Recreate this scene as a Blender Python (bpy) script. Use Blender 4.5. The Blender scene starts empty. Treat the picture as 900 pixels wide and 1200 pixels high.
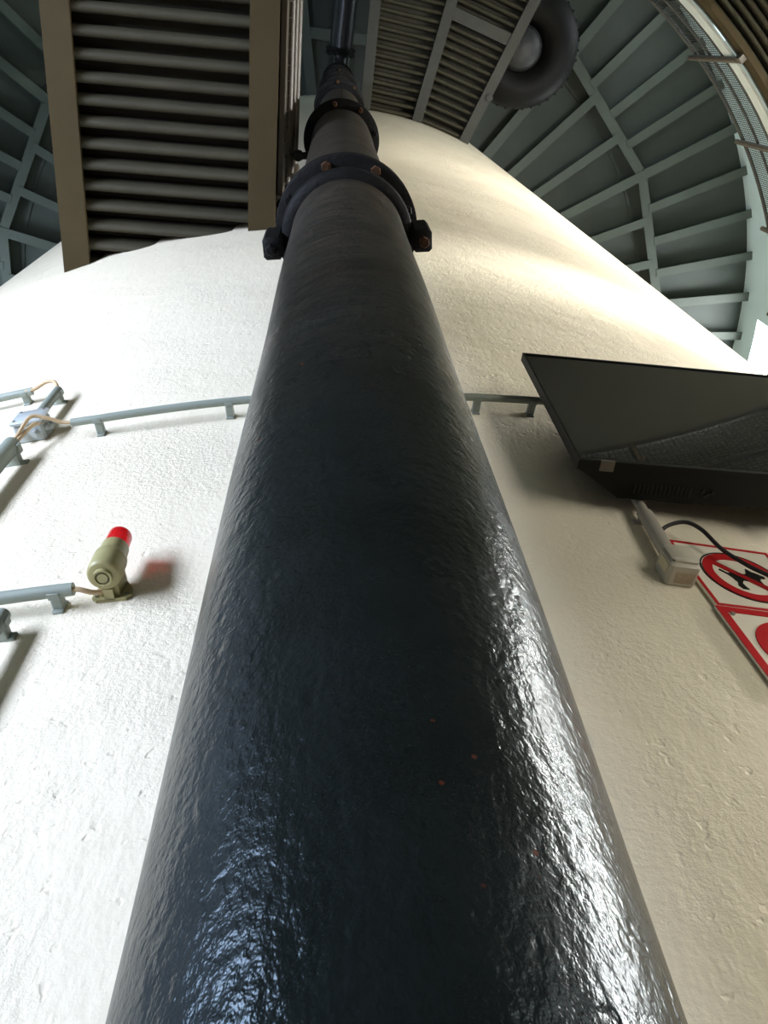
import bpy, math, random
from mathutils import Vector, Matrix
random.seed(7)
S = 0.62            # metres per layout unit; the origin of the layout is the axis of the round core wall
CAMH = 1.5 / S      # height of the lens above the floor, in layout units
sc = bpy.context.scene
COL = sc.collection
R = math.radians
ORG = {}            # layout origin of every object built

# ------------------------------------------------------------------ materials
def new_mat(name):
    m = bpy.data.materials.new(name); m.use_nodes = True
    nt = m.node_tree; nt.nodes.clear()
    out = nt.nodes.new('ShaderNodeOutputMaterial'); b = nt.nodes.new('ShaderNodeBsdfPrincipled')
    nt.links.new(b.outputs[0], out.inputs[0])
    return m, nt, b
def texco(nt, scale=(1, 1, 1), out='Object', rot=(0, 0, 0)):
    t = nt.nodes.new('ShaderNodeTexCoord'); mp = nt.nodes.new('ShaderNodeMapping')
    mp.inputs['Scale'].default_value = scale; mp.inputs['Rotation'].default_value = rot
    nt.links.new(t.outputs[out], mp.inputs[0]); return mp.outputs[0]
def noise(nt, vec, scale, detail=4, rough=.55, dist=0):
    n = nt.nodes.new('ShaderNodeTexNoise'); n.inputs['Scale'].default_value = scale
    n.inputs['Detail'].default_value = detail; n.inputs['Roughness'].default_value = rough; n.inputs['Distortion'].default_value = dist
    nt.links.new(vec, n.inputs['Vector']); return n.outputs['Fac']
def ramp(nt, fac, stops):
    r = nt.nodes.new('ShaderNodeValToRGB'); e = r.color_ramp.elements
    while len(e) < len(stops): e.new(.5)
    for k, (p, c) in enumerate(stops):
        e[k].position = p; e[k].color = (c, c, c, 1) if not isinstance(c, tuple) else (*c, 1)
    nt.links.new(fac, r.inputs[0]); return r.outputs[0]
def mth(nt, op, a, b):
    n = nt.nodes.new('ShaderNodeMath'); n.operation = op
    for i, v in enumerate((a, b)):
        if isinstance(v, (int, float)): n.inputs[i].default_value = v
        else: nt.links.new(v, n.inputs[i])
    return n.outputs[0]
def mixc(nt, fac, a, b):
    n = nt.nodes.new('ShaderNodeMix'); n.data_type = 'RGBA'
    if isinstance(fac, (int, float)): n.inputs[0].default_value = fac
    else: nt.links.new(fac, n.inputs[0])
    for i, v in ((6, a), (7, b)):
        if isinstance(v, tuple): n.inputs[i].default_value = (*v, 1)
        else: nt.links.new(v, n.inputs[i])
    return n.outputs[2]
def bump(nt, b, height, strength, dist, prev=None):
    n = nt.nodes.new('ShaderNodeBump'); n.inputs['Strength'].default_value = strength; n.inputs['Distance'].default_value = dist
    nt.links.new(height, n.inputs['Height'])
    if prev is not None: nt.links.new(prev, n.inputs['Normal'])
    nt.links.new(n.outputs[0], b.inputs['Normal']); return n.outputs[0]
def flat(name, col, rough=.5, metal=0, var=.12, vs=6, bmp=.15, bs=60, spec=.5, coat=0):
    m, nt, b = new_mat(name)
    v = texco(nt)
    n = noise(nt, v, vs, 5)
    lo = tuple(c * (1 - var) for c in col); hi = tuple(min(1, c * (1 + var)) for c in col)
    nt.links.new(ramp(nt, n, [(.3, lo), (.7, hi)]), b.inputs['Base Color'])
    b.inputs['Roughness'].default_value = rough; b.inputs['Metallic'].default_value = metal
    b.inputs['Specular IOR Level'].default_value = spec; b.inputs['Coat Weight'].default_value = coat
    if bmp: bump(nt, b, noise(nt, v, bs, 3), bmp, .004)
    return m

def plaster():
    m, nt, b = new_mat('white_plaster')
    v = texco(nt); vst = texco(nt, (1, 1, .35), rot=(0, R(35), 0))
    big = noise(nt, v, 1.1, 5, .6)
    stain = noise(nt, texco(nt, (1, 1, 5)), 1.3, 6, .65, .6)
    c = mixc(nt, ramp(nt, big, [(.35, 0.), (.7, 1.)]), (.78, .705, .545), (.83, .765, .61))
    c = mixc(nt, ramp(nt, stain, [(.62, 0.), (.8, .35)]), c, (.62, .53, .39))
    nt.links.new(c, b.inputs['Base Color'])
    b.inputs['Roughness'].default_value = .82; b.inputs['Specular IOR Level'].default_value = .25
    patch = ramp(nt, noise(nt, v, 2.4, 3, .6), [(.42, .15), (.62, 1.)])
    grain = noise(nt, v, 110, 5, .7); mid = noise(nt, v, 24, 4, .6)
    pits = ramp(nt, noise(nt, v, 48, 2, .5), [(.28, 0.), (.36, 1.)])
    h = mth(nt, 'MULTIPLY', mth(nt, 'ADD', grain, mth(nt, 'MULTIPLY', mid, .35)), patch)
    h = mth(nt, 'ADD', h, mth(nt, 'MULTIPLY', pits, .18))
    h = mth(nt, 'ADD', h, mth(nt, 'MULTIPLY', noise(nt, vst, 30, 3, .7), .35))
    bump(nt, b, h, .62, .008)
    return m
def bitumen():
    m, nt, b = new_mat('black_bitumen_paint')
    v = texco(nt); vs = texco(nt, (1, 1, .8))
    n1 = noise(nt, v, 5, 5, .6)
    base = mixc(nt, ramp(nt, n1, [(.35, 0.), (.7, 1.)]), (.004, .0055, .005), (.009, .0118, .0115))
    # dusty brown bloom on the stretch below the first flange, fading down the pipe
    sep = nt.nodes.new('ShaderNodeSeparateXYZ'); t = nt.nodes.new('ShaderNodeTexCoord'); nt.links.new(t.outputs['Object'], sep.inputs[0])
    mr = nt.nodes.new('ShaderNodeMapRange'); mr.inputs['From Min'].default_value = 2.15; mr.inputs['From Max'].default_value = 3.3
    nt.links.new(sep.outputs['Z'], mr.inputs['Value'])
    scr = ramp(nt, noise(nt, texco(nt, (1, 1, 9), rot=(.15, .1, 0)), 14, 6, .7, .8), [(.42, .15), (.62, 1.)])
    base = mixc(nt, mth(nt, 'MULTIPLY', mth(nt, 'MULTIPLY', mr.outputs[0], scr), .62), base, (.085, .062, .042))
    vor = nt.nodes.new('ShaderNodeTexVoronoi'); vor.inputs['Scale'].default_value = 60; nt.links.new(v, vor.inputs['Vector'])
    spots = mth(nt, 'MULTIPLY', ramp(nt, vor.outputs['Distance'], [(.07, 1.), (.13, 0.)]), ramp(nt, noise(nt, v, 7, 2), [(.60, 0.), (.63, 1.)]))
    base = mixc(nt, spots, base, (.11, .026, .012))
    nt.links.new(base, b.inputs['Base Color'])
    rg = noise(nt, v, 9, 4, .6)
    rgh = mth(nt, 'ADD', ramp(nt, rg, [(.3, .18), (.75, .32)]), mth(nt, 'MULTIPLY', mr.outputs[0], .22))
    nt.links.new(rgh, b.inputs['Roughness']); b.inputs['Specular IOR Level'].default_value = .20; b.inputs['Specular Tint'].default_value = (.60, .84, 1., 1)  # blue of the daylight glints is put into the specular tint
    lump = noise(nt, vs, 38, 3, .55); fine = noise(nt, vs, 130, 3, .6)
    pit = ramp(nt, noise(nt, vs, 60, 2, .5), [(.26, 0.), (.36, 1.)])
    gate = ramp(nt, noise(nt, v, 5, 2), [(.40, .1), (.6, 1.)])
    pit = mth(nt, 'MULTIPLY', mth(nt, 'SUBTRACT', 1., pit), gate)
    h = mth(nt, 'ADD', mth(nt, 'MULTIPLY', lump, .9), mth(nt, 'MULTIPLY', fine, .8))
    h = mth(nt, 'SUBTRACT', h, mth(nt, 'MULTIPLY', pit, .5))
    bump(nt, b, h, .65, .0024)
    return m
M = {}
M['plaster'] = plaster()
M['bitumen'] = bitumen()
M['black_iron'] = flat('black_cast_iron', (.006, .006, .006), .62, 0, .3, 20, .5, 70, .12)
M['rust'] = flat('rusty_bolt', (.055, .026, .012), .85, 0, .4, 60, .6, 120, .2)
M['black_pipe'] = flat('gloss_black_pipe', (.014, .017, .019), .32, 0, .25, 8, .35, 40, .5)
M['duct'] = flat('black_duct', (.005, .005, .005), .55, 0, .3, 5, .2, 30, .2)
M['duct_grey'] = flat('dark_grey_drum', (.026, .027, .029), .5, 0, .2, 5, .1, 30)
M['plate'] = flat('tank_plate', (.045, .058, .049), .6, 0, .12, 2.2, .25, 14)
M['rib'] = flat('tank_rib', (.062, .078, .063), .6, 0, .08, 3, .15, 40)
M['deck'] = flat('deck_paint', (.032, .034, .026), .6, 0, .1, 4, .2, 60)
M['sheet'] = flat('sheet_paint', (.046, .042, .027), .65, 0, .15, 5, .2, 40, .2)
M['beam_tan'] = flat('tan_beam_paint', (.050, .037, .017), .7, 0, .08, 6, .2, 70, .12)
M['rail'] = flat('rail_paint', (.036, .027, .015), .5, 0, .15, 12, .2, 60)
M['post'] = flat('post_paint', (.10, .085, .065), .55, 0, .2, 14, .2, 60)
M['wire'] = flat('mesh_wire', (.035, .04, .038), .5, 0, .1, 10, 0)
M['white_paint'] = flat('white_paint', (.60, .66, .66), .5, 0, .05, 5, .1, 40)
M['outer'] = flat('outer_wall_paint', (.17, .18, .155), .8, 0, .05, 1.5, .25, 30, .2)  # lower outer wall darkened to cut bounced light and reflections
M['outer_white'] = flat('outer_wall_white', (.70, .87, .93), .8, 0, .04, 1.5, .2, 30, .2)
M['floor'] = flat('floor_concrete', (.13, .10, .075), .75, 0, .15, 3, .3, 30, .3)
M['conduit'] = flat('grey_conduit', (.25, .285, .245), .45, 0, .05, 8, .05, 60)
M['conduit_warm'] = flat('warm_grey_conduit', (.40, .37, .31), .5, 0, .05, 8, .05, 60)
M['box'] = flat('grey_box', (.38, .42, .42), .4, 0, .04, 8, .05, 60)
M['cable'] = flat('beige_cable', (.50, .37, .22), .5, 0, .06, 20, .05, 60)
M['siren'] = flat('khaki_plastic', (.32, .29, .135), .42, 0, .05, 12, .08, 80)
M['siren_dark'] = flat('khaki_dark', (.13, .125, .08), .5, 0, .05, 12, .05, 80)
M['screw'] = flat('steel_screw', (.30, .29, .26), .4, .6, .1, 30, 0)
M['tvblack'] = flat('tv_black_plastic', (.008, .009, .008), .5, 0, .08, 10, .08, 200, .15)
M['tvdark'] = flat('tv_slot', (.003, .003, .003), .7, 0, .05, 10, 0)
M['cordblack'] = flat('black_cord', (.012, .012, .012), .5, 0, .1, 10, 0)
M['socket'] = flat('socket_grey', (.47, .44, .355), .5, 0, .04, 10, .05, 80)
M['socket_label'] = flat('brown_label', (.36, .29, .20), .6, 0, .3, 60, .1, 80)
M['socket_strip'] = flat('yellow_strip', (.62, .56, .36), .5, 0, .08, 40, 0)
M['signwhite'] = flat('sign_cream', (.80, .75, .62), .38, 0, .04, 6, .03, 60)
M['signred'] = flat('sign_red', (.48, .018, .022), .38, 0, .06, 8, 0, 60, .15)
M['signblack'] = flat('sign_black', (.012, .012, .010), .4, 0, .06, 8, 0, 60, .15)
M['frame'] = flat('window_frame_paint', (.55, .57, .57), .5, 0, .06, 6, .05, 40)
def red_lens():
    m, nt, b = new_mat('red_lens')
    v = texco(nt)
    nt.links.new(ramp(nt, noise(nt, v, 25, 2), [(.3, (.75, .008, .012)), (.7, (.9, .02, .03))]), b.inputs['Base Color'])
    b.inputs['Roughness'].default_value = .20; b.inputs['Transmission Weight'].default_value = .62; b.inputs['IOR'].default_value = 1.3
    return m
M['lens'] = red_lens()
def screen_glass():
    m, nt, b = new_mat('dark_screen')
    v = texco(nt)
    nt.links.new(ramp(nt, noise(nt, v, 3, 2), [(.3, (.005, .006, .0055)), (.7, (.006, .007, .0065))]), b.inputs['Base Color'])
    b.inputs['Roughness'].default_value = .03; b.inputs['Specular IOR Level'].default_value = .4
    b.inputs['IOR'].default_value = 1.5
    return m
M['screen'] = screen_glass()
def pane_mat(name, col, strength):
    m, nt, b = new_mat(name)
    v = texco(nt)
    nt.links.new(ramp(nt, noise(nt, v, .8, 3), [(.3, tuple(c * .92 for c in col)), (.7, col)]), b.inputs['Emission Color'])
    b.inputs['Emission Strength'].default_value = strength; b.inputs['Base Color'].default_value = (.1, .1, .1, 1)
    b.inputs['Roughness'].default_value = .2
    return m

# ------------------------------------------------------------------ mesh builder
def P(r, deg, z): a = R(deg); return Vector((r * math.sin(a), r * math.cos(a), z))
class MB:
    def __init__(s): s.v = []; s.f = []; s.m = []; s.M = Matrix.Identity(4); s.mi = 0
    def add(s, vs, fs):
        b = len(s.v); s.v += [s.M @ Vector(v) for v in vs]; s.f += [tuple(b + i for i in f) for f in fs]; s.m += [s.mi] * len(fs)
    def box(s, c, d, rot=None, bev=0):
        c = Vector(c); h = [x / 2 for x in d]; Q = rot or Matrix.Identity(3)
        if bev <= 0:
            vs = [c + Q @ Vector((sx * h[0], sy * h[1], sz * h[2])) for sx in (-1, 1) for sy in (-1, 1) for sz in (-1, 1)]
            s.add(vs, [(0, 1, 3, 2), (4, 6, 7, 5), (0, 4, 5, 1), (2, 3, 7, 6), (0, 2, 6, 4), (1, 5, 7, 3)])
            return
        # chamfered vertical (z) outline, with a chamfered top and bottom
        def ring(hx, hy, z): return [(-hx + bev, -hy, z), (hx - bev, -hy, z), (hx, -hy + bev, z), (hx, hy - bev, z), (hx - bev, hy, z), (-hx + bev, hy, z), (-hx, hy - bev, z), (-hx, -hy + bev, z)]
        rings = [ring(h[0] - bev, h[1] - bev, -h[2]), ring(h[0], h[1], -h[2] + bev), ring(h[0], h[1], h[2] - bev), ring(h[0] - bev, h[1] - bev, h[2])]
        vs = [c + Q @ Vector(p) for r_ in rings for p in r_]
        fs = [tuple(reversed(range(8))), tuple(range(24, 32))]
        for k in range(3):
            for i in range(8): fs.append((k * 8 + i, k * 8 + (i + 1) % 8, k * 8 + 8 + (i + 1) % 8, k * 8 + 8 + i))
        s.add(vs, fs)
    def loft(s, rings, closed=True, caps=True):
        n = len(rings[0]); vs = [p for r_ in rings for p in r_]; fs = []
        for k in range(len(rings) - 1):
            for i in range(n if closed else n - 1):
                j = (i + 1) % n; fs.append((k * n + i, k * n + j, (k + 1) * n + j, (k + 1) * n + i))
        if caps: fs += [tuple(reversed(range(n))), tuple(range((len(rings) - 1) * n, len(rings) * n))]
        s.add(vs, fs)
    def tube(s, pts, r, seg=12, caps=True):
        pts = [Vector(p) for p in pts]; rs = r if isinstance(r, (list, tuple)) else [r] * len(pts); rings = []; up = None
        for i, p in enumerate(pts):
            t = (pts[min(i + 1, len(pts) - 1)] - pts[max(i - 1, 0)]).normalized()
            if up is None:
                up = Vector((0, 0, 1)) if abs(t.z) < .9 else Vector((1, 0, 0))
            u = (up - t * up.dot(t)).normalized(); w = t.cross(u); up = u
            rings.append([p + (u * math.cos(a) + w * math.sin(a)) * rs[i] for a in [2 * math.pi * k / seg for k in range(seg)]])
        s.loft(rings, True, caps)
    def lathe(s, prof, seg=48, c=(0, 0, 0), caps=True):
        c = Vector(c)
        s.loft([[c + Vector((r_ * math.sin(a), r_ * math.cos(a), z)) for a in [2 * math.pi * k / seg for k in range(seg)]] for r_, z in prof], True, caps)
    def ring(s, prof, a0, a1, n, close=None):
        """closed (r,z) section swept round the z axis from a0 to a1 degrees"""
        full = abs(abs(a1 - a0) - 360) < 1e-6
        secs = [[P(r_, a0 + (a1 - a0) * k / n, z) for r_, z in prof] for k in range(n if full else n + 1)]
        if full: secs.append(secs[0])
        s.loft(secs, True, not full)
    def prism(s, poly, d0, d1, fr):
        """poly in the plane of frame fr (origin, ex, ey, en), between depths d0 and d1 along en"""
        o, ex, ey, en = fr; n = len(poly)
        s.loft([[o + ex * x + ey * y + en * d for x, y in poly] for d in (d0, d1)])
    def build(s, name, mats, parent=None, at=None, smooth=40):
        at = Vector(at) if at is not None else (ORG[parent.name] if parent else Vector((0, 0, 0)))
        me = bpy.data.meshes.new(name)
        me.from_pydata([tuple((v - at) * S) for v in s.v], [], s.f)
        mats = mats if isinstance(mats, (list, tuple)) else [mats]
        for m_ in mats: me.materials.append(m_)
        for p_, i in zip(me.polygons, s.m): p_.material_index = i; p_.use_smooth = smooth > 0
        me.validate()
        import bmesh
        bm = bmesh.new(); bm.from_mesh(me); bmesh.ops.recalc_face_normals(bm, faces=bm.faces); bm.to_mesh(me); bm.free()
        if smooth > 0: me.set_sharp_from_angle(angle=R(smooth))
        o = bpy.data.objects.new(name, me); COL.objects.link(o)
        if parent:
            o.parent = parent; o.location = (at - ORG[parent.name]) * S
        else:
            o.location = (at + Vector((0, 0, CAMH))) * S
        ORG[o.name] = at
        return o
def thing(name, label, cat, at, group=None):
    o = bpy.data.objects.new(name, None); COL.objects.link(o); at = Vector(at)
    o.location = (at + Vector((0, 0, CAMH))) * S; o.empty_display_size = .1
    ORG[o.name] = at; tag(o, label, cat, group); return o
def tag(o, label, cat, group=None):
    o['label'] = label; o['category'] = cat
    if group: o['group'] = group
    return o
def struct(o): o['kind'] = 'structure'; return o
def dup(o, parent=None, rz=None, loc=None):
    c = o.copy(); COL.objects.link(c)
    if parent is not None: c.parent = parent
    if rz is not None: c.rotation_euler.z = rz
    if loc is not None: c.location = loc
    ORG[c.name] = ORG[o.name]
    for ch in [x for x in bpy.data.objects if x.parent == o]: dup(ch, c)
    return c

RC = 4.944; H = 19.2; RO = 9.55; ZF = -CAMH
# ------------------------------------------------------------------ the setting
b = MB(); n = 240
b.loft([[P(RC, 360 * k / n, z) for k in range(n)] for z in (ZF, 0, 5, 10, 15, H + .35)], True, False)
struct(b.build('wall_inner', M['plaster'], smooth=60))
b = MB(); n = 120
b.add([P(r_, 360 * k / n, ZF) for r_ in (.3, RO + .3) for k in range(n)] + [P(r_, 360 * k / n, ZF - .2) for r_ in (.3, RO + .3) for k in range(n)],
      [(k, (k + 1) % n, n + (k + 1) % n, n + k) for k in range(n)] + [(2 * n + k, 3 * n + k, 3 * n + (k + 1) % n, 2 * n + (k + 1) % n) for k in range(n)])
struct(b.build('floor', M['floor'], smooth=0))
# outer wall openings: windows, plus D and T added as fill light
OPENINGS = [(216, 267, 0., 12., 'L'), (202.5, 213, -1.2, 3.8, 'B'), (112.5, 117, 3.6, 7.0, 'R'), (112.5, 117, 7.6, 10.6, 'S'), (141, 151.5, -1.6, 2.9, 'D'), (78, 87, 15.6, 18.6, 'H'), (256.5, 268.5, 14.4, 18.6, 'G'), (123, 132, 14.4, 18.3, 'T')]
b = MB(); st = 1.5; n = 240
zs = sorted({ZF, H + .35, 13.3} | {w[2] for w in OPENINGS} | {w[3] for w in OPENINGS})
T = .45
def in_opening(a, z): return any(w[0] < a < w[1] and w[2] < z < w[3] for w in OPENINGS)
for k in range(n):
    a0, a1 = k * st, (k + 1) * st
    for z0, z1 in zip(zs, zs[1:]):
        if in_opening((a0 + a1) / 2, (z0 + z1) / 2): continue
        b.mi = 1 if z0 > 13 else 0
        for r_ in (RO, RO + T): b.add([P(r_, a0, z0), P(r_, a1, z0), P(r_, a1, z1), P(r_, a0, z1)], [(0, 1, 2, 3)])
b.mi = 1
for w in OPENINGS:       # reveals
    for a in (w[0], w[1]): b.add([P(RO, a, w[2]), P(RO + T, a, w[2]), P(RO + T, a, w[3]), P(RO, a, w[3])], [(0, 1, 2, 3)])
    for z in (w[2], w[3]):
        m_ = int((w[1] - w[0]) / st)
        for i in range(m_): b.add([P(RO, w[0] + i * st, z), P(RO + T, w[0] + i * st, z), P(RO + T, w[0] + (i + 1) * st, z), P(RO, w[0] + (i + 1) * st, z)], [(0, 1, 2, 3)])
struct(b.build('wall_outer', [M['outer'], M['outer_white']], smooth=30))
PANE = {'L': pane_mat('daylight_left', (.66, .84, 1.1), .42), 'B': pane_mat('daylight_bright', (.735, .83, 1.06), 29.), 'R': pane_mat('daylight_right', (1., .96, .91), 125.), 'G': pane_mat('daylight_high_left', (.78, .9, 1.04), 9.), 'S': pane_mat('daylight_upper_right', (1., .96, .90), 90.), 'T': pane_mat('daylight_high_right', (.92, .98, 1.), 3.), 'D': pane_mat('daylight_door', (1., .93, .82), 4.), 'H': pane_mat('daylight_high', (.96, .98, .98), 22.)}  # D and T panes are added fill light
for i, w in enumerate(OPENINGS):
    b = MB(); n = int((w[1] - w[0]) / st); rr = RO + .3
    fw = .08
    def arcbar(z0, z1, a0, a1): b.ring([(rr - .06, z0), (rr + .06, z0), (rr + .06, z1), (rr - .06, z1)], a0, a1, max(2, n))
    dz = math.degrees(fw / rr)
    arcbar(w[2], w[2] + fw, w[0], w[1]); arcbar(w[3] - fw, w[3], w[0], w[1]); 
    if w[4] != 'H': arcbar((w[2] + w[3]) / 2 - .03, (w[2] + w[3]) / 2 + .03, w[0], w[1])
    nm = 1 if w[4] == 'H' else max(1, round((w[1] - w[0]) / 8))
    for q in range(nm + 1):
        a = w[0] + (w[1] - w[0]) * q / nm
        arcbar(w[2], w[3], max(w[0], a - dz / 2), min(w[1], a + dz / 2))
    fr = struct(b.build('window_%d' % (i + 1), M['frame'], smooth=30))  # frames are also drawn round the added fill openings
    b = MB()
    b.loft([[P(rr, w[0] + (w[1] - w[0]) * k / n, z) for k in range(n + 1)] for z in (w[2], w[3])], False, False)
    b.build('pane', PANE[w[4]], fr, smooth=0)
# tank bottom: plates, radial T ribs, ring girders
b = MB(); n = 144
b.ring([(RC - .25, H + .3), (RO + .2, H + .3), (RO + .2, H + .42), (RC - .25, H + .42)], 0, 360, n)
ceil = struct(b.build('ceiling', M['plate'], smooth=20))
def tbar(p0, p1, wf=.185, tf=.03, zb=H, zt=H + .3, ww=.03):
    b = MB(); p0 = Vector(p0); p1 = Vector(p1); d = (p1 - p0); L = d.length; d.normalize(); s_ = Vector((d.y, -d.x, 0))
    def bar(w_, z0, z1): b.loft([[p + s_ * x + Vector((0, 0, z)) for x, z in ((-w_ / 2, z0), (w_ / 2, z0), (w_ / 2, z1), (-w_ / 2, z1))] for p in (p0, p1)])
    bar(wf, zb, zb + tf); bar(ww, zb + tf, zt)
    return b
MA = [89.2 + 22.5 * k for k in range(16)]
ref = {}
def radial(kind, r0, r1, a, wf=.185):
    if kind not in ref:
        b = tbar(P(r0, 0, 0), P(r1, 0, 0), wf); ref[kind] = b.build('rib', M['rib'], ceil, smooth=0); ref[kind].rotation_euler.z = -R(a)
    else: dup(ref[kind], rz=-R(a))
rch = 7.42
chord0 = None
for k, a in enumerate(MA):
    radial('main', RC, 9.62, a, .20)
    for q in (1, 2): radial('inner', RC, 7.28 , a + 22.5 * q / 3)
    for q in (1, 2, 3): radial('outer', 7.38, 9.62, a + 22.5 * q / 4)
    p0, p1 = P(rch, a + .75, 0), P(rch, a + 21.75, 0)
    if chord0 is None:
        p0, p1 = P(rch, .75, 0), P(rch, 21.75, 0)
        chord0 = tbar(p0, p1, .20, zb=H + .01).build('ring_girder', M['rib'], ceil, smooth=0); chord0.rotation_euler.z = -R(a)
    else: dup(chord0, rz=-R(a))
tbar(P(6.05, 157.3, 0), P(6.05, 178.6, 0), .2, zb=H + .01).build('ring_girder', M['rib'], ceil, smooth=0)
# plate seams (thin backing strips beside the ring girder)
b = MB()
for a in MA: b.loft([[P(r_, a_, z) for r_, z in ((7.05, H + .27), (7.12, H + .27), (7.12, H + .3), (7.05, H + .3))] for a_ in (a + .6, a + 11.2, a + 21.9)])
b.build('plate_seam', M['plate'], ceil, smooth=0)

# ------------------------------------------------------------------ corrugated sheets
def wave(per, z0, depth, n=10):
    """one period of bottom outline: a half-round rib hanging down then a deep flat groove"""
    out = []
    for i in range(n + 1):
        t = -1 + 2 * i / n; out.append((per * .27 * (1 + t), z0 + depth * (1 - math.sqrt(max(0, 1 - t * t)) ) * .25))
    out += [(per * .56, z0 + depth), (per * .98, z0 + depth)]
    return out
def lin_sheet(b, rows, ztop):
    """rows: list of (left point, right point, z) along the sheet; closed with a flat top"""
    secs = []
    for l, r_, z in rows: secs.append([Vector((l.x, l.y, z)), Vector((r_.x, r_.y, z)), Vector((r_.x, r_.y, ztop)), Vector((l.x, l.y, ztop))])
    b.loft(secs)
# left walkway bridging from the core wall outwards over the camera
AX = Vector((math.sin(R(170)), math.cos(R(170)), 0)); BX = Vector((-AX.y, AX.x, 0))
def W(a, bb, z=0): v = AX * a + BX * bb; return Vector((v.x, v.y, z))
def acore(bb): return math.sqrt(max(0, RC * RC - bb * bb))
ZW = 5.36; AEND = 7.88
wk = thing('walkway_deck', 'lower walkway deck with corrugated underside between two tan beams, meeting the white core wall', 'walkway', W(5, -1.3, ZW))
for b0, b1 in ((-1.955, -1.80), (-.845, -.685)):
    b = MB()
    e0, e1 = acore(b0) + .002, acore(b1) + .002
    b.loft([[W(e0, b0, z), W(AEND, b0, z), W(AEND, b1, z), W(e1, b1, z)] for z in (ZW, ZW + .03)])
    wb = (b0 + b1) / 2
    b.loft([[W(acore(wb) + .012, wb - .02, z), W(AEND, wb - .02, z), W(AEND, wb + .02, z), W(acore(wb) + .012, wb + .02, z)] for z in (ZW + .03, ZW + .34)])
    b.build('side_beam', M['beam_tan'], wk, smooth=0)
b = MB(); rows = []; per = .115; a = 4.56
while a < 7.7:
    for da, z in wave(per, ZW + .035, .20):
        aa = a + da
        br = -.80 if aa >= RC else min(-.80, -math.sqrt(max(0, RC * RC - aa * aa)) + .0)
        rows.append((W(aa, -1.85), W(aa, max(br, -1.84)), z))
    a += per
lin_sheet(b, rows, ZW + .28)
b.build('corrugated_sheet', M['sheet'], wk, smooth=50)
b = MB(); b.loft([[W(4.75, -1.95, z), W(AEND, -1.95, z), W(AEND, -.69, z), W(4.86, -.69, z)] for z in (ZW + .34, ZW + .42)]); b.build('deck_plate', M['deck'], wk, smooth=0)
# its guard rail, on the side towards the pipe
gr = thing('guard_railing', 'tan mesh guard railing along the lower walkway edge beside the black pipe', 'railing', W(5, -.66, ZW + .2))
b = MB(); b.loft([[W(a_, -.685, z), W(a_, -.655, z)][::1] + [W(a_, -.655, z + .26), W(a_, -.685, z + .26)] for a_, z in ((4.93, ZW + .2), (7.86, ZW + .2))]); b.build('toe_board', M['rail'], gr, smooth=0)
for z, r_ in ((7.15, .035), (6.62, .028), (6.05, .028)):
    b = MB(); b.tube([W(4.96, -.655, z), W(7.86, -.655, z)], r_, 10); b.build('rail', M['rail'], gr)
for a_ in (5.02, 6.5, 7.8):
    b = MB(); b.tube([W(a_, -.645, ZW + .12), W(a_, -.645, 7.2)], .04, 10)
    b.box(W(a_, -.665, ZW + .2), (.10, .04, .16), Matrix((AX, BX, Vector((0, 0, 1)))).transposed()); b.build('post', M['rail'], gr)
def wire(b, p, q, r_): 
    b.tube([p, q], r_, 3, False)
b = MB()
for i in range(34): wire(b, W(5.0 + i * .085, -.655, ZW + .46), W(5.0 + i * .085, -.655, 7.12), .008)
for i in range(15): wire(b, W(4.97, -.655, 5.9 + i * .085), W(7.86, -.655, 5.9 + i * .085), .008)
b.build('wire_mesh', M['rail'], gr, smooth=0)

# upper landing: three radial beams, two corrugated bays
ZL = 15.4
ld = thing('upper_landing', 'high landing of corrugated bays between radial beams at the top of the white core wall', 'landing', P(5.5, 158, ZL))
LA = (168.1, 158.0, 148.1)
for a_ in LA:
    b = MB(); d = P(1, a_, 0); s_ = Vector((d.y, -d.x, 0)); wf = .165
    for w_, z0, z1 in ((wf, ZL, ZL + .04), (.05, ZL + .04, ZL + .42)):
        b.loft([[p + s_ * x + Vector((0, 0, z)) for x, z in ((-w_ / 2, z0), (w_ / 2, z0), (w_ / 2, z1), (-w_ / 2, z1))] for p in (d * (RC + .004), d * 9.3)])
    b.build('radial_beam', M['deck'], ld, smooth=0)
for a0, a1 in ((168.1, 158.0), (158.0, 148.1)):
    am = (a0 + a1) / 2; t = math.tan(R(abs(a0 - a1) / 2)); d = P(1, am, 0); s_ = Vector((d.y, -d.x, 0))
    b = MB(); rows = []; v = RC + .004; per = .128
    while v < 8.8:
        for dv, z in wave(per, ZL + .05, .22):
            q = v + dv; rows.append((d * q + s_ * (-q * t + .03), d * q + s_ * (q * t - .03), z))
        v += per
    lin_sheet(b, rows, ZL + .34); b.build('corrugated_sheet', M['sheet'], ld, smooth=50)
b = MB(); d = P(1, 153.05, 0); s_ = Vector((d.y, -d.x, 0)); t = math.tan(R(4.95))
b.loft([[d * v - s_ * (v * t - .06) + Vector((0, 0, z)) for v, z in ((6.48, ZL + .02), (6.66, ZL + .02), (6.66, ZL + .1), (6.48, ZL + .1))],
        [d * v + s_ * (v * t - .06) + Vector((0, 0, z)) for v, z in ((6.48, ZL + .02), (6.66, ZL + .02), (6.66, ZL + .1), (6.48, ZL + .1))]])
b.build('cross_beam', M['deck'], ld, smooth=0)
b = MB(); b.ring([(RC + .008, ZL + .42), (9.3, ZL + .42), (9.3, ZL + .5), (RC + .008, ZL + .5)], 147.6, 168.6, 20); b.build('deck_plate', M['deck'], ld, smooth=0)
b = MB(); b.lathe([(.03, ZL - .03), (.055, ZL - .03), (.055, ZL + .02), (.03, ZL + .02)], 16, P(5.72, 147.6, 0)); b.build('ring_bolt', M['deck'], ld)

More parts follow.
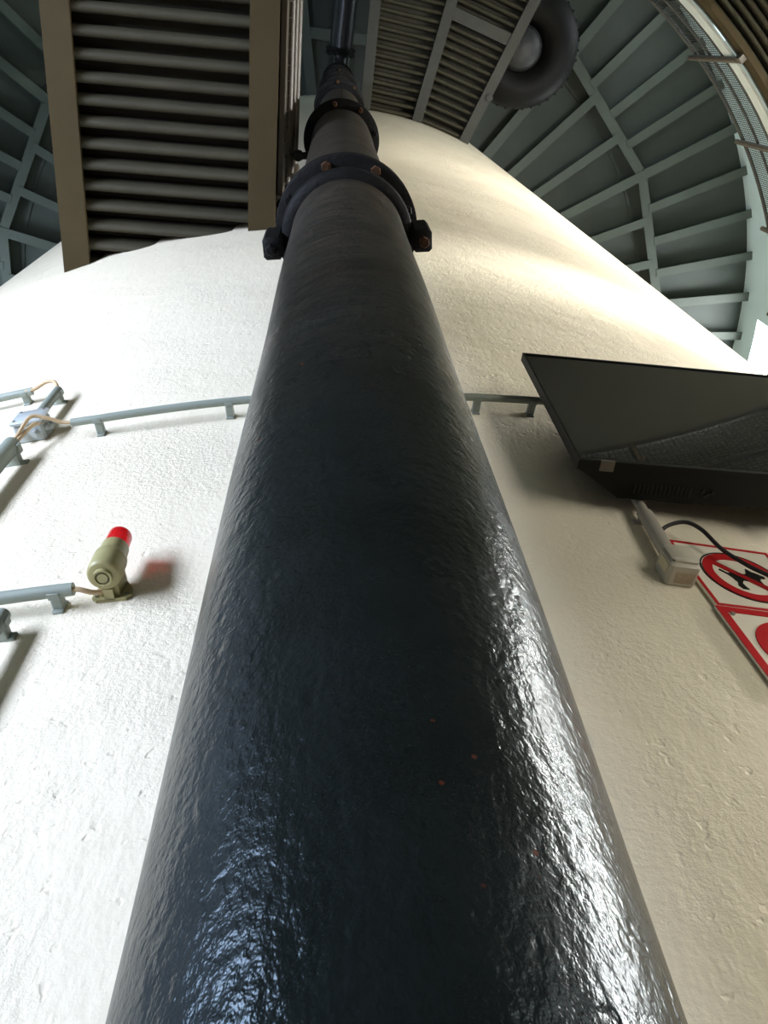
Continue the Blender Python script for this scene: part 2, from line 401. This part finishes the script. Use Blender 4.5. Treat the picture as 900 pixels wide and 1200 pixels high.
# ring gallery on the outer wall
gl = thing('gallery_deck', 'ring gallery deck with concentric corrugated underside around the outer wall, upper right', 'gallery', (0, 0, 13.05))
b = MB(); prof = []; per = .115; r_ = 8.20
while r_ < RO - per:
    prof += [(r_ + dv, z) for dv, z in wave(per, 13.11, .2, 8)]; r_ += per
prof += [(RO - .006, 13.31), (RO - .006, 13.37), (8.20, 13.37)]
b.ring(prof, 0, 360, 144); b.build('corrugated_sheet', M['sheet'], gl, smooth=50)
b = MB(); b.ring([(8.135, 13.05), (8.215, 13.05), (8.215, 13.09), (8.20, 13.09), (8.20, 13.38), (8.165, 13.38), (8.165, 13.09), (8.135, 13.09)], 0, 360, 144); b.build('edge_beam', M['beam_tan'], gl, smooth=20)
b = MB(); b.ring([(8.15, 13.38), (RO - .006, 13.38), (RO - .006, 13.44), (8.15, 13.44)], 0, 360, 144); b.build('deck_plate', M['deck'], gl, smooth=20)
b = MB(); b.ring([(8.10, 13.46), (8.14, 13.46), (8.14, 13.74), (8.10, 13.74)], 0, 360, 144); b.build('toe_board', M['white_paint'], gl, smooth=20)
g0 = None; s0 = None
for k in range(32):
    a_ = 136.2 + k * 11.25
    if k % 2 == 0 or True:
        if g0 is None:
            b = MB(); b.box(P(8.87, 0, 13.07), (.15, 1.3, .04)); b.box(P(8.87, 0, 13.22), (.04, 1.3, .26))
            g0 = b.build('radial_beam', M['beam_tan'], gl, smooth=0); g0.rotation_euler.z = -R(a_)
            b = MB(); b.box(P(8.18, 0, 13.04), (.20, .085, .03))
            for x in (-.08, -.03, .03, .08):
                for y in (-.022, .022): b.lathe([(.012, 13.01), (.012, 13.04)], 8, P(8.18 + y, 0, 0) + Vector((x, 0, 0)))
            s0 = b.build('splice_plate', M['beam_tan'], gl, smooth=30); s0.rotation_euler.z = -R(a_)
        elif k % 2 == 0 or k == 1: dup(g0, rz=-R(a_)); dup(s0, rz=-R(a_))
gg = thing('guard_railing', 'dark wire mesh guard railing with brown posts around the high ring gallery', 'railing', (0, 0, 13.3))
ZT = 14.9
for nm, z, rr in (('top_rail', ZT, .03), ('mid_rail', 14.33, .022), ('bottom_rail', 13.84, .02)):
    b = MB(); sec = [(8.12 + rr * math.cos(t), z + rr * math.sin(t)) for t in [math.pi * 2 * q / 8 for q in range(8)]]
    b.ring(sec, 0, 360, 192); b.build(nm, M['wire'], gg)
p0 = None; m0 = None
for k in range(32):
    a_ = 129.6 + k * 11.25
    if p0 is None:
        b = MB(); b.tube([P(8.06, 0, 13.2), P(8.06, 0, 15.02)], .04, 10); b.box(P(8.095, 0, 13.24), (.08, .07, .12), None, .015); b.box(P(8.088, 0, 13.14), (.09, .085, .10))
        p0 = b.build('post', M['post'], gg); p0.rotation_euler.z = -R(a_)
        b = MB(); nv = 40
        for i in range(nv): wire(b, P(8.12, 11.25 * i / nv, 13.84), P(8.12, 11.25 * i / nv, ZT), .006)
        for i in range(1, 14):
            z = 13.84 + (ZT - 13.84) * i / 14
            b.tube([P(8.12, 11.25 * q / 4, z) for q in range(5)], .003, 3, False)
        m0 = b.build('wire_mesh', M['wire'], gg, smooth=0); m0.rotation_euler.z = -R(a_)
    else: dup(p0, rz=-R(a_)); dup(m0, rz=-R(a_))

# lower gallery that the walkway runs out to
A0, A1 = 131.0, 181.0
lg = thing('gallery_deck', 'lower gallery deck behind the viewer, reflected in the dark television screen', 'gallery', (0, 0, 5.4))
b = MB(); b.ring([(8.18, 5.70), (RO - .006, 5.70), (RO - .006, 5.78), (8.18, 5.78)], A0, A1, 40); b.build('deck_plate', M['deck'], lg, smooth=20)
b = MB(); b.ring([(8.16, 5.36), (8.28, 5.36), (8.28, 5.40), (8.24, 5.40), (8.24, 5.70), (8.20, 5.70), (8.20, 5.40), (8.16, 5.40)], A0, A1, 40); b.build('edge_beam', M['beam_tan'], lg, smooth=20)
b = MB(); prof = []; r_ = 8.30
while r_ < RO - .115:
    prof += [(r_ + dv, z) for dv, z in wave(.115, 5.44, .16, 6)]; r_ += .115
b.ring(prof + [(RO - .006, 5.6), (RO - .006, 5.69), (8.30, 5.69)], A0, A1, 40); b.build('corrugated_sheet', M['sheet'], lg, smooth=50)
lr = thing('guard_railing', 'square mesh guard railing of the lower gallery, mirrored in the television screen', 'railing', (0, 0, 5.78))
for nm, z, rr in (('top_rail', 7.28, .035), ('mid_rail', 6.62, .026), ('bottom_rail', 5.95, .022)):
    b = MB(); b.ring([(8.12 + rr * math.cos(t), z + rr * math.sin(t)) for t in [math.pi * 2 * q / 8 for q in range(8)]], A0, 169, 40); b.build(nm, M['wire'], lr)
for k in range(5):
    b = MB(); b.tube([P(8.14, A0 + 9.4 * k, 5.78), P(8.14, A0 + 9.4 * k, 7.32)], .04, 10); b.build('post', M['post'], lr)
b = MB(); nv = int((169 - A0) / .36)
for i in range(nv): wire(b, P(8.12, A0 + .36 * i, 5.95), P(8.12, A0 + .36 * i, 7.28), .0075)
for i in range(1, 26): b.tube([P(8.12, A0 + (169 - A0) * q / 20, 5.95 + 1.33 * i / 26) for q in range(21)], .0075, 3, False)
b.build('wire_mesh', M['wire'], lr, smooth=0)

# ------------------------------------------------------------------ the black pipe
PX, PY = .6276, -5.2904; RP = .2
def PP(z): return Vector((PX, PY, z))
wp = thing('water_pipe', 'tall black painted water pipe with bolted flanges rising up the white core wall', 'pipe', PP(ZF))
b = MB(); n = 96; rings = []
z = ZF
while z < 16.2:
    rings.append([PP(z) + Vector((math.sin(t), math.cos(t), 0)) * (RP + .0016 * math.sin(3 * t + z * 1.3) + .0014 * math.sin(5 * z + 2 * t)) for t in [2 * math.pi * k / n for k in range(n)]])
    z += .1
b.loft(rings); b.build('pipe_body', M['bitumen'], wp, smooth=60)
view = math.degrees(math.atan2(.658 - PX, -5.9135 - PY))  # bearing from pipe axis to the camera
fl0 = None
def hexa(b, c, r_, h): b.lathe([(r_ * .85, -h / 2), (r_, -h / 2 + h * .15), (r_, h / 2)], 6, c)
FLG = [3.27, 6.42, 9.72, 13.2, 16.15]
for k, zf in enumerate(FLG):
    if fl0 is None:
        b = MB(); b.lathe([(RP - .01, zf + .13), (RP + .03, zf + .12), (RP + .035, zf + .078), (.255, zf + .078), (.262, zf + .07), (.262, zf + .043), (.255, zf + .039), (.255, zf + .035), (.262, zf + .031), (.262, zf + .004), (.256, zf), (RP - .01, zf)], 96, PP(0), False)
        fl0 = b.build('flange', M['black_iron'], wp, at=PP(zf))
        for q in range(8):
            c = PP(0) + P(.232, view + 15 + 45 * q, 0)
            b = MB(); hexa(b, c + Vector((0, 0, zf - .012)), .019, .028); hexa(b, c + Vector((0, 0, zf + .088)), .019, .024)
            b.lathe([(.010, zf - .034), (.010, zf + .11)], 10, c)
            b.build('bolt', M['rust'] if q in (0, 7, 3) else M['black_iron'], fl0)
    else: dup(fl0, loc=(PP(zf) - ORG[wp.name]) * S, rz=R(7 * k))
# extra bare collar rings near the top (twin flanges)
for zf, r_ in ((9.0, .245), (12.4, .25), (15.4, .25)):
    b = MB(); b.lathe([(RP - .01, zf), (r_ - .005, zf), (r_, zf + .01), (r_, zf + .07), (r_ - .005, zf + .08), (RP - .01, zf + .08)], 64, PP(0), False); b.build('collar', M['black_iron'], wp)
# split clamp with two bolted ears below the first flange
zc = 3.12
b = MB(); b.lathe([(RP - .01, zc - .02), (RP + .012, zc - .02), (RP + .03, zc - .005), (RP + .034, zc + .03), (RP + .02, zc + .10), (RP + .02, zc + .15), (RP - .01, zc + .15)], 96, PP(0), False)
lat = P(1, view + 90, 0)
rm = Matrix((lat, P(1, view, 0), Vector((0, 0, 1)))).transposed()
for sg in (-1, 1):
    b.box(PP(zc - .015) + lat * sg * .258, (.066, .075, .20), rm, .010)
cl = b.build('pipe_clamp', M['black_iron'], wp)
for sg in (-1, 1):
    c = PP(0) + lat * sg * .262
    b = MB(); hexa(b, c + Vector((0, 0, zc - .128)), .019, .03); b.lathe([(.011, zc - .15), (.011, zc + .145)], 10, c); hexa(b, c + Vector((0, 0, zc + .105)), .021, .04)
    b.build('bolt', M['rust'] if sg == -1 else M['black_iron'], cl)
# drain nipple on the second flange, towards the walkway
b = MB(); c = PP(5.65); dl = lat
b.tube([c + dl * .19, c + dl * .26, c + dl * .31], .022, 10); b.lathe([(.03, -.03), (.034, .03), (.02, .06)], 10, c + dl * .27); b.tube([c + dl * .27 + Vector((0, 0, .06)), c + dl * .25 + Vector((0, 0, .1)), c + dl * .22 + Vector((0, 0, .06))], .01, 8)
b.build('drain_cock', M['black_iron'], wp)
# elbow and the horizontal run over the camera
hd = P(1, 167, 0); rb = .36; zt = 16.25
pts = [PP(zt - .02)] + [PP(zt) + hd * rb * (1 - math.cos(R(t))) + Vector((0, 0, rb * math.sin(R(t)))) for t in range(0, 91, 9)]
b = MB(); b.tube(pts, .14, 24); b.build('elbow', M['black_pipe'], wp)
ztop = zt + rb
def HP(d_, x=0, y=0): return PP(ztop) + hd * d_ + Vector((hd.y, -hd.x, 0)) * x + Vector((0, 0, y))
b = MB(); b.tube([HP(rb - .02), HP(4.0)], .195, 32); b.build('horizontal_run', M['black_pipe'], wp)
b = MB(); b.tube([HP(.36), HP(.40), HP(.401), HP(.43), HP(.431), HP(.47)], [.25, .25, .235, .235, .25, .25], 40)
hf = b.build('flange', M['black_iron'], wp)
for q in range(8):
    a_ = R(22.5 + 45 * q); b = MB(); x, y = .222 * math.cos(a_), .222 * math.sin(a_); b.tube([HP(.345, x, y), HP(.485, x, y)], .014, 6); b.build('bolt', M['black_iron'], hf)

# ------------------------------------------------------------------ large black pipe bend above the landing
dc = Vector((3.98, -5.48, 17.45))
dt = thing('duct_bend', 'large black curved duct bend behind the high landing, upper right', 'duct', dc)
mj, mn = .68, .36
def circ(a_, rr=mj): return dc + P(rr, a_, 0)
arc = list(range(-42, 221, 6))
b = MB(); b.tube([circ(a_) for a_ in arc], mn, 28); b.build('bend', M['duct'], dt)
sm = MB()
for a_ in range(-36, 215, 9): sm.lathe([(.0, -.018), (.022, -.012), (.022, .012), (.0, .018)], 8, dc + P(mj + mn - .01, a_, 0) + Vector((0, 0, -.1)))
sm.build('rivet_row', M['duct'], dt)
b = MB(); t0 = (circ(216) - circ(220)).normalized()
b.tube([circ(220), circ(220) - t0 * .07], mn + .10, 32); b.build('end_flange', M['duct'], dt)
b = MB(); b.lathe([(.0, -.44), (.16, -.43), (.30, -.38), (.38, -.28), (.40, -.1), (.40, 1.7)], 40, dc + Vector((-.05, .02, 0))); b.build('drum', M['duct_grey'], dt)
b = MB(); p = circ(214, .2)
b.tube([p + Vector((0, 0, -.32)), circ(214, 1.0) + Vector((0, 0, -.3))], .03, 8); b.build('seam_strap', M['duct'], dt)

# ------------------------------------------------------------------ fittings on the core wall
def fr_at(deg, z, off=0, rot=0):
    """frame on the core wall: origin, right (seen from outside), up, outward"""
    nn = P(1, deg, 0); ex = Vector((-nn.y, nn.x, 0)); ey = Vector((0, 0, 1))
    if rot: ex, ey = ex * math.cos(R(rot)) + ey * math.sin(R(rot)), ey * math.cos(R(rot)) - ex * math.sin(R(rot))
    return (P(RC + off, deg, z), ex, ey, nn)
def fbox(b, fr, x0, x1, y0, y1, d0, d1, bev=0):
    o, ex, ey, en = fr; rot = Matrix((ex, ey, en)).transposed()
    b.box(o + ex * (x0 + x1) / 2 + ey * (y0 + y1) / 2 + en * (d0 + d1) / 2, (abs(x1 - x0), abs(y1 - y0), abs(d1 - d0)), rot, bev)
def FP(fr, x, y, d): o, ex, ey, en = fr; return o + ex * x + ey * y + en * d
def circle(r_, n=40, cx=0, cy=0): return [(cx + r_ * math.cos(2 * math.pi * k / n), cy + r_ * math.sin(2 * math.pi * k / n)) for k in range(n)]
def annulus(b, fr, r0, r1, cx, cy, d0, d1, n=56):
    o, ex, ey, en = fr
    secs = []
    for k in range(n + 1):
        t = 2 * math.pi * k / n; c, s_ = math.cos(t), math.sin(t)
        secs.append([o + ex * (cx + r_ * c) + ey * (cy + r_ * s_) + en * d for r_, d in ((r0, d0), (r1, d0), (r1, d1), (r0, d1))])
    secs[-1] = secs[0]; b.loft(secs, True, False)
def wclip(fr, y, r_, off, w=.024):
    """saddle clip under a tube: a block on the wall and a strap over the tube"""
    b = MB(); o, ex, ey, en = fr
    fbox(b, fr, -w / 2, w / 2, y - r_ * 1.5, y + r_ * 1.5, -.003, .006, .002)
    fbox(b, fr, -w / 2, w / 2, y - r_ * .8, y + r_ * .8, .002, off - r_ * .3, .003)
    for sg in (-1, 1): fbox(b, fr, -w / 2, w / 2, y + sg * r_ * .98, y + sg * r_ * 1.22, off - r_ * .75, off + r_ * .35, .001)
    return b
def wtube(name, label, pts, r_, off, mat, clips, cat='conduit', seg=16, open_end=True, group=None):
    path = []
    for (a0, z0), (a1, z1) in zip(pts, pts[1:]):
        m_ = max(1, int(abs(a1 - a0) / .4))
        for i in range(m_): path.append(P(RC + off, a0 + (a1 - a0) * i / m_, z0 + (z1 - z0) * i / m_))
    path.append(P(RC + off, *pts[-1]))
    t = thing(name, label, cat, P(RC, *pts[0]), group)
    b = MB(); b.tube(path, r_, seg); b.build('tube', mat, t)
    for a_, z_, vert in clips:
        fr = fr_at(a_, z_, 0, 90 if vert else 0); wclip(fr, 0, r_, off).build('clip', mat, t)
    return t
def wcable(name, label, pts, r_, mat):
    pp = [P(RC + o, a_, z_) for a_, z_, o in pts]; out = []
    for i in range(len(pp) - 1):       # Catmull-Rom
        p0, p1, p2, p3 = pp[max(i - 1, 0)], pp[i], pp[i + 1], pp[min(i + 2, len(pp) - 1)]
        for q in range(8):
            t = q / 8; out.append(.5 * ((2 * p1) + (p2 - p0) * t + (2 * p0 - 5 * p1 + 4 * p2 - p3) * t * t + (3 * p1 - p0 - 3 * p2 + p3) * t ** 3))
    out.append(pp[-1]); b = MB(); b.tube(out, r_, 10)
    return tag(b.build(name, mat, at=pp[0]), label, 'cable')

wtube('conduit', 'long thin grey conduit curving round the white wall behind the black pipe', [(182.75, 2.392), (181.9, 2.392), (179.95, 2.407), (176.6, 2.438), (169.1, 2.486), (167.6, 2.502), (166.05, 2.522)], .0120, .05, M['conduit'],
      [(181.85, 2.392, 0), (177.4, 2.430, 0), (168.6, 2.490, 0), (166.5, 2.515, 0)])
wtube('conduit', 'short grey conduit at the left picture edge above the junction box', [(188.6, 2.795), (185.65, 2.795)], .0135, .04, M['conduit'], [(185.98, 2.795, 0)])
wtube('conduit', 'short upright grey conduit rising from the top of the junction box', [(184.45, 2.50), (184.45, 2.750)], .0155, .04, M['conduit'], [(184.45, 2.732, 1)])
wtube('conduit', 'thick upright grey conduit below the junction box at the left edge', [(184.55, 1.80), (184.4, 2.285)], .025, .052, M['conduit'], [(184.41, 2.262, 1), (184.5, 1.95, 1)])
wtube('conduit', 'grey conduit leading from the left edge to the red topped beacon', [(184.0, 1.462), (179.85, 1.472)], .0140, .042, M['conduit'], [(180.28, 1.470, 0), (182.6, 1.46, 0)])
wtube('conduit', 'upright grey conduit stub at the left edge below the beacon conduit', [(181.28, .6), (181.26, 1.408)], .0155, .042, M['conduit'], [(181.28, 1.385, 1), (181.28, .85, 1)])
wcable('cable', 'beige cable looping from the upper left conduit to the upright conduit', [(185.9, 2.789, .045), (185.5, 2.792, .047), (185.05, 2.800, .06), (184.68, 2.79, .06), (184.47, 2.755, .05), (184.45, 2.71, .045)], .0062, M['cable'])
wcable('cable', 'beige cable from the thick conduit across the junction box to the long conduit', [(184.4, 2.22, .05), (184.36, 2.33, .06), (184.0, 2.385, .09), (183.5, 2.392, .075), (183.05, 2.394, .055), (182.6, 2.393, .05)], .0060, M['cable'])
wcable('cable', 'second beige cable dropping from the junction box into the thick conduit', [(183.95, 2.45, .04), (184.05, 2.40, .06), (184.25, 2.34, .055), (184.4, 2.22, .05)], .0060, M['cable'])
wcable('cable', 'beige cable between the beacon foot and its conduit', [(180.05, 1.470, .045), (179.7, 1.468, .042), (179.45, 1.472, .03), (179.25, 1.485, .022), (179.12, 1.51, .02)], .0058, M['cable'])
# junction box
fr = fr_at(184.42, 2.462)
jb = thing('junction_box', 'small grey junction box with a screwed lid on the white wall at far left', 'box', P(RC, 184.42, 2.462))
hw, hh = .045, .044
b = MB(); fbox(b, fr, -hw, hw, -hh, hh, -.003, .056, .006); b.build('body', M['box'], jb)
b = MB(); fbox(b, fr, -hw - .004, hw + .004, -hh - .004, hh + .004, .056, .070, .004); ldm = b.build('lid', M['box'], jb)
for sx in (-1, 1):
    for sy in (-1, 1):
        b = MB(); b.prism(circle(.0045, 12, sx * (hw - .009), sy * (hh - .009)), .069, .0725, fr); b.build('screw', M['screw'], ldm)
for x, y, ax in ((-.02, -hh, 1), (.02, -hh, 1), (hw, -.02, 0), (hw, .022, 0)):
    b = MB(); p = FP(fr, x, y, .03); d_ = -fr[2] if ax else fr[1]
    b.tube([p - d_ * .002, p + d_ * .012, p + d_ * .0121, p + d_ * .022], [.011, .011, .0085, .0085], 14); b.build('gland', M['box'], jb)
# beacon
ba = 179.1; fr = fr_at(ba, 1.5)
ax = P(RC + .064, ba, 0)
be = thing('alarm_beacon', 'khaki alarm beacon with a red lens mounted on the white wall at left', 'beacon', P(RC, ba, 1.5))
b = MB(); b.lathe([(0.0000, 1.4740), (0.0288, 1.4740), (0.0328, 1.4765), (0.0348, 1.4822), (0.0352, 1.4953), (0.0352, 1.5265), (0.0340, 1.5273), (0.0340, 1.5298), (0.0352, 1.5306), (0.0344, 1.5412), (0.0304, 1.5478), (0.0300, 1.5527), (0.0292, 1.5822), (0.0264, 1.5839), (0.0000, 1.5839)], 56, ax, False); b.build('body', M['siren'], be)
b = MB(); b.lathe([(0.0140, 1.4748), (0.0148, 1.4658), (0.0188, 1.4658), (0.0200, 1.4748)], 40, ax, False); b.lathe([(0.0000, 1.4662), (0.0108, 1.4662), (0.0116, 1.4756), (0.0000, 1.4756)], 32, ax, False); b.build('horn_ring', M['siren'], be)
b = MB(); b.lathe([(0.0000, 1.4707), (0.0140, 1.4707), (0.0140, 1.4756), (0.0000, 1.4756)], 32, ax, False); b.build('horn_slot', M['siren_dark'], be)
b = MB(); b.lathe([(0.0260, 1.5822), (0.0264, 1.5872), (0.0260, 1.6298), (0.0244, 1.6347), (0.0176, 1.6364), (0.0000, 1.6372)], 48, ax, False); b.build('red_lens', M['lens'], be)
b = MB(); b.prism([(-0.0394, -0.0148), (-0.0295, -0.0246), (0.0328, -0.0246), (0.0426, -0.0131), (0.0377, 0.0164), (0.0246, 0.0369), (-0.0246, 0.0369), (-0.0361, 0.0164)], -.003, .007, fr)
b.prism([(-0.0197, -0.0131), (0.0197, -0.0131), (0.0230, 0.0410), (-0.0230, 0.0410)], .004, .036, fr)
b.prism([(-0.0098, -0.0246), (0.0098, -0.0246), (0.0131, 0.0082), (-0.0131, 0.0082)], .005, .03, fr)
br = b.build('bracket', M['siren'], be)
for x in (-0.0295, 0.0328):
    b = MB(); b.prism(circle(.0045, 12, x, -.010), .006, .010, fr); b.build('screw', M['siren_dark'], br)

# socket box, its conduit and the cord
fr = fr_at(164.72, 1.6)
so = thing('socket_box', 'small grey power socket with a hinged flap beside the no dogs sign', 'socket', P(RC, 164.72, 1.6))
b = MB(); fbox(b, fr, -.035, .035, -.036, .042, -.003, .057, .006); b.build('body', M['socket'], so)
b = MB(); fbox(b, fr, -.033, .033, -.024, .042, .057, .066, .004); fbox(b, fr, -.026, .028, -.028, -.023, .056, .063, .001); b.build('flap', M['socket'], so)
b = MB(); fbox(b, fr, -.018, .026, -.0375, -.034, .010, .036); b.build('label_plate', M['socket_label'], so)
b = MB(); fbox(b, fr, -.0365, -.033, -.022, .024, .022, .046); b.build('side_strip', M['socket_strip'], so)
t = thing('conduit', 'warm grey conduit dropping from behind the television to the socket box', 'conduit', P(RC, 164.75, 1.66))
b = MB(); b.tube([P(RC + .028, 164.6, 1.98), P(RC + .03, 164.68, 1.84)], .013, 14); b.build('tube', M['conduit_warm'], t)
b = MB(); b.tube([P(RC + .03, 164.68, 1.845), P(RC + .031, 164.78, 1.64)], .0185, 14); b.build('sleeve', M['conduit_warm'], t)
wclip(fr_at(164.66, 1.852, 0, 90), 0, .015, .03, .02).build('clip', M['conduit_warm'], t)
wcable('cord', 'black power cord arching from the grey conduit across the no dogs sign', [(164.62, 1.765, .015), (164.25, 1.790, .035), (163.75, 1.795, .05), (163.38, 1.768, .05), (163.06, 1.706, .04), (162.7, 1.670, .035), (162.3, 1.632, .035), (161.7, 1.59, .04), (161.0, 1.58, .05)], .0052, M['cordblack'])

# signs
def poly_mesh(b, fr, poly, d0, d1): b.prism(poly, d0, d1, fr)
def sign(z, label, bw, inset, deg, rot):
    fr = fr_at(deg, z, .002, rot); hs = .1385
    t = thing('prohibition_sign', label, 'sign', P(RC, 162.56, z))
    b = MB(); fbox(b, fr, -hs, hs, -hs, hs, 0, .006); b.build('plate', M['signwhite'], t, smooth=0)
    h0 = hs - inset; h1 = h0 - bw
    b = MB()
    for x0, x1, y0, y1 in ((-h0, h0, h1, h0), (-h0, h0, -h0, -h1), (-h0, -h1, -h1, h1), (h1, h0, -h1, h1)): fbox(b, fr, x0, x1, y0, y1, .0055, .0075)
    b.build('red_border', M['signred'], t, smooth=0)
    return t, fr
s1, fr1 = sign(1.637, 'square sign with a black dog in a red prohibition ring, partly behind the socket', .008, .002, 162.56, 3.5)
def barred(t, fr, ro, ri, cx=0, cy=0):
    b = MB(); annulus(b, fr, ri, ro, cx, cy, .0055, .0082)
    c_, s_ = math.cos(R(-43)), math.sin(R(-43)); hw = .0085; L = (ro + ri) / 2
    b.prism([(cx + x * c_ - y * s_, cy + x * s_ + y * c_) for x, y in ((-L, -hw), (L, -hw), (L, hw), (-L, hw))], .0055, .0085, fr)
    b.build('prohibition_ring', M['signred'], t, smooth=30)
barred(s1, fr1, .098, .074)
b = MB(); annulus(b, fr1, .101, .104, 0, 0, .0055, .0078); b.build('thin_black_ring', M['signblack'], s1, smooth=30)
dog = [(-.062, .020), (-.058, .024), (-.044, .010), (-.022, .013), (.004, .012), (.012, .022), (.019, .040), (.027, .029), (.040, .022), (.056, .012), (.054, .004), (.040, .002), (.034, -.010), (.036, -.030), (.044, -.048), (.046, -.055), (.036, -.055), (.026, -.036), (.020, -.022), (.000, -.016), (-.014, -.016), (-.024, -.030), (-.022, -.044), (-.018, -.054), (-.034, -.054), (-.040, -.040), (-.034, -.026), (-.040, -.008), (-.046, .004)]
b = MB(); b.prism([(x + .006, y) for x, y in dog], .0055, .0078, fr1); b.build('dog_symbol', M['signblack'], s1, smooth=0)
s2, fr2 = sign(1.357, 'lower square sign with a thick red border and red ring, below the no dogs sign', .020, .0, 162.45, 3.0)
barred(s2, fr2, .100, .071)
b = MB()
b.prism([(-.058, .030), (-.050, .034), (-.044, .026), (-.036, .038), (-.030, .026), (.010, .020), (.028, .030), (.040, .020), (.030, .004), (.014, -.002), (.012, -.045), (-.004, -.045), (-.010, -.004), (-.036, .006)], .0055, .0078, fr2)
b.build('black_symbol', M['signblack'], s2, smooth=0)
b = MB(); b.prism(circle(.005, 10, -.109, .112), .006, .011, fr2); b.build('screw', M['screw'], s2)

# television
ua = R(78.6); U = Vector((math.sin(ua), math.cos(ua), 0)); NI = Vector((-U.y, U.x, 0))      # right along the screen, in towards the wall
BL = Vector((1.1592, -4.9449, 1.9)); TL = Vector((1.1635, -4.9663, 2.636)); V = (TL - BL).normalized(); NO = U.cross(V).normalized()
if NO.dot(NI) > 0: NO = -NO
HT = (TL - BL).length; WD = 1.28
ft = (BL, U, V, NO)     # origin lower left of the glass, depth positive towards the viewer
tv = thing('television', 'dark flat television mounted on the white wall at right, seen from below', 'television', BL + U * WD / 2 - NO * .15)
bz = .007
b = MB()
for x0, x1, y0, y1 in ((-bz, WD + bz, -bz * 1.7, 0), (-bz, WD + bz, HT, HT + bz), (-bz, 0, 0, HT), (WD, WD + bz, 0, HT)): fbox(b, ft, x0, x1, y0, y1, -.018, .005)
fbox(b, ft, -bz, WD + bz, -bz * 1.7, HT + bz, -.022, -.006)
b.build('bezel', M['tvblack'], tv, smooth=0)
b = MB(); fbox(b, ft, 0, WD, 0, HT, -.008, .0015); b.build('screen', M['screen'], tv, smooth=0)
b = MB()
def rect(x0, x1, y0, y1, d): return [FP(ft, x0, y0, d), FP(ft, x1, y0, d), FP(ft, x1, y1, d), FP(ft, x0, y1, d)]
b.loft([rect(-.004, WD + .004, -.012, HT + .004, -.021), rect(.012, WD - .012, -.0115, HT - .015, -.030), rect(.118, WD - .118, -.008, HT - .09, -.098), rect(.13, WD - .13, .012, HT - .11, -.106)])
bk = b.build('back_cover', M['tvblack'], tv, smooth=0)
b = MB()
def onb(x, f): return FP(ft, x, -.0115 + .0035 * f, -.030 - .068 * f)
for i in range(14):
    x = .155 + i * .0112; b.tube([onb(x, .30) - V * .0005, onb(x + .002, .72) - V * .0005], .0027, 4)
b.build('vent_slots', M['tvdark'], bk, smooth=0)
b = MB(); fbox(b, ft, .050, .086, -bz * 1.7 - .002, -.006, -.022, .0062); b.build('power_badge', M['post'], tv, smooth=0)
b = MB()
for x, f in ((.335, .4), (.345, .62), (.36, .45), (.35, .55)): b.tube([onb(x, f), onb(x, f) - V * .004], .005, 8)
b.build('button', M['tvdark'], bk)
b = MB(); fbox(b, ft, .55, .59, -.03, -.012, -.1, -.085); b.build('foot_socket', M['tvdark'], bk, smooth=0)
b = MB()
for x in (.42, .86): fbox(b, ft, x - .03, x + .03, .15, .62, -.20, -.10)
fbox(b, ft, .38, .90, .30, .46, -.215, -.19)
b.build('wall_mount', M['tvblack'], tv, smooth=0)
# small latches down the left side of the television
b = MB()
for i in range(7): fbox(b, ft, .018 + .011 * i, .026 + .011 * i, .10 + .0 * i, .13, -.06 - .004 * i, -.05 - .004 * i)
b.build('side_slots', M['tvdark'], bk, smooth=0)

# ------------------------------------------------------------------ world, camera, view
# narrow wall lamp below walkway level, plus added wide fill up the core wall
def wall_area_light(p_, q_, energy, spread, sx, sy):
    ld_ = bpy.data.lights.new('wall_washer', 'AREA'); lo = bpy.data.objects.new('wall_washer', ld_); COL.objects.link(lo)
    ld_.shape = 'RECTANGLE'; ld_.size = sx; ld_.size_y = sy; ld_.energy = energy; ld_.spread = R(spread); ld_.color = (1, .97, .90)
    lo.location = (p_ + Vector((0, 0, CAMH))) * S; lo.rotation_euler = (q_ - p_).to_track_quat('-Z', 'Y').to_euler()
wall_area_light(P(9.3, 122, 4.75), P(RC, 152, 4.75), 6.2, 16, 1.3, .25)
wall_area_light(P(9.3, 147, 6.9), P(RC, 165, 10.0), 17, 95, 1.3, .4)  # added fill brightening the upper core wall

w = bpy.data.worlds.new('world'); sc.world = w; w.use_nodes = True
bg = w.node_tree.nodes['Background']; bg.inputs[0].default_value = (.7, .8, 1, 1); bg.inputs[1].default_value = .6
cd = bpy.data.cameras.new('camera'); cam = bpy.data.objects.new('camera', cd); COL.objects.link(cam); sc.camera = cam
cd.sensor_fit = 'VERTICAL'; cd.sensor_height = 36; cd.sensor_width = 27; cd.lens = 30.0; cd.clip_start = .01; cd.clip_end = 200
vx, vy = 393 - 450, 44 - 600; dd = math.hypot(vx, vy); zen = math.atan(dd / 1000.)
tilt_roll = math.atan2(-vx, -vy)
fwv = Vector((0, math.sin(zen), math.cos(zen))); upv = Vector((0, -math.cos(zen), math.sin(zen))); rtv = Vector((1, 0, 0))
cx_ = rtv * math.cos(tilt_roll) + upv * (-math.sin(tilt_roll)); cy_ = upv * math.cos(tilt_roll) + rtv * math.sin(tilt_roll)
cam.matrix_world = Matrix.Translation(Vector((.6580799, -5.91349565, CAMH)) * S) @ Matrix((cx_, cy_, -fwv)).transposed().to_4x4()
vs = sc.view_settings; sc.display_settings.display_device = 'sRGB'
vs.view_transform = 'Standard'; vs.look = 'None'; vs.gamma = 1; vs.use_curve_mapping = False; vs.exposure = 0.55
sc.cycles.max_bounces = 10; sc.cycles.diffuse_bounces = 6; sc.cycles.glossy_bounces = 4
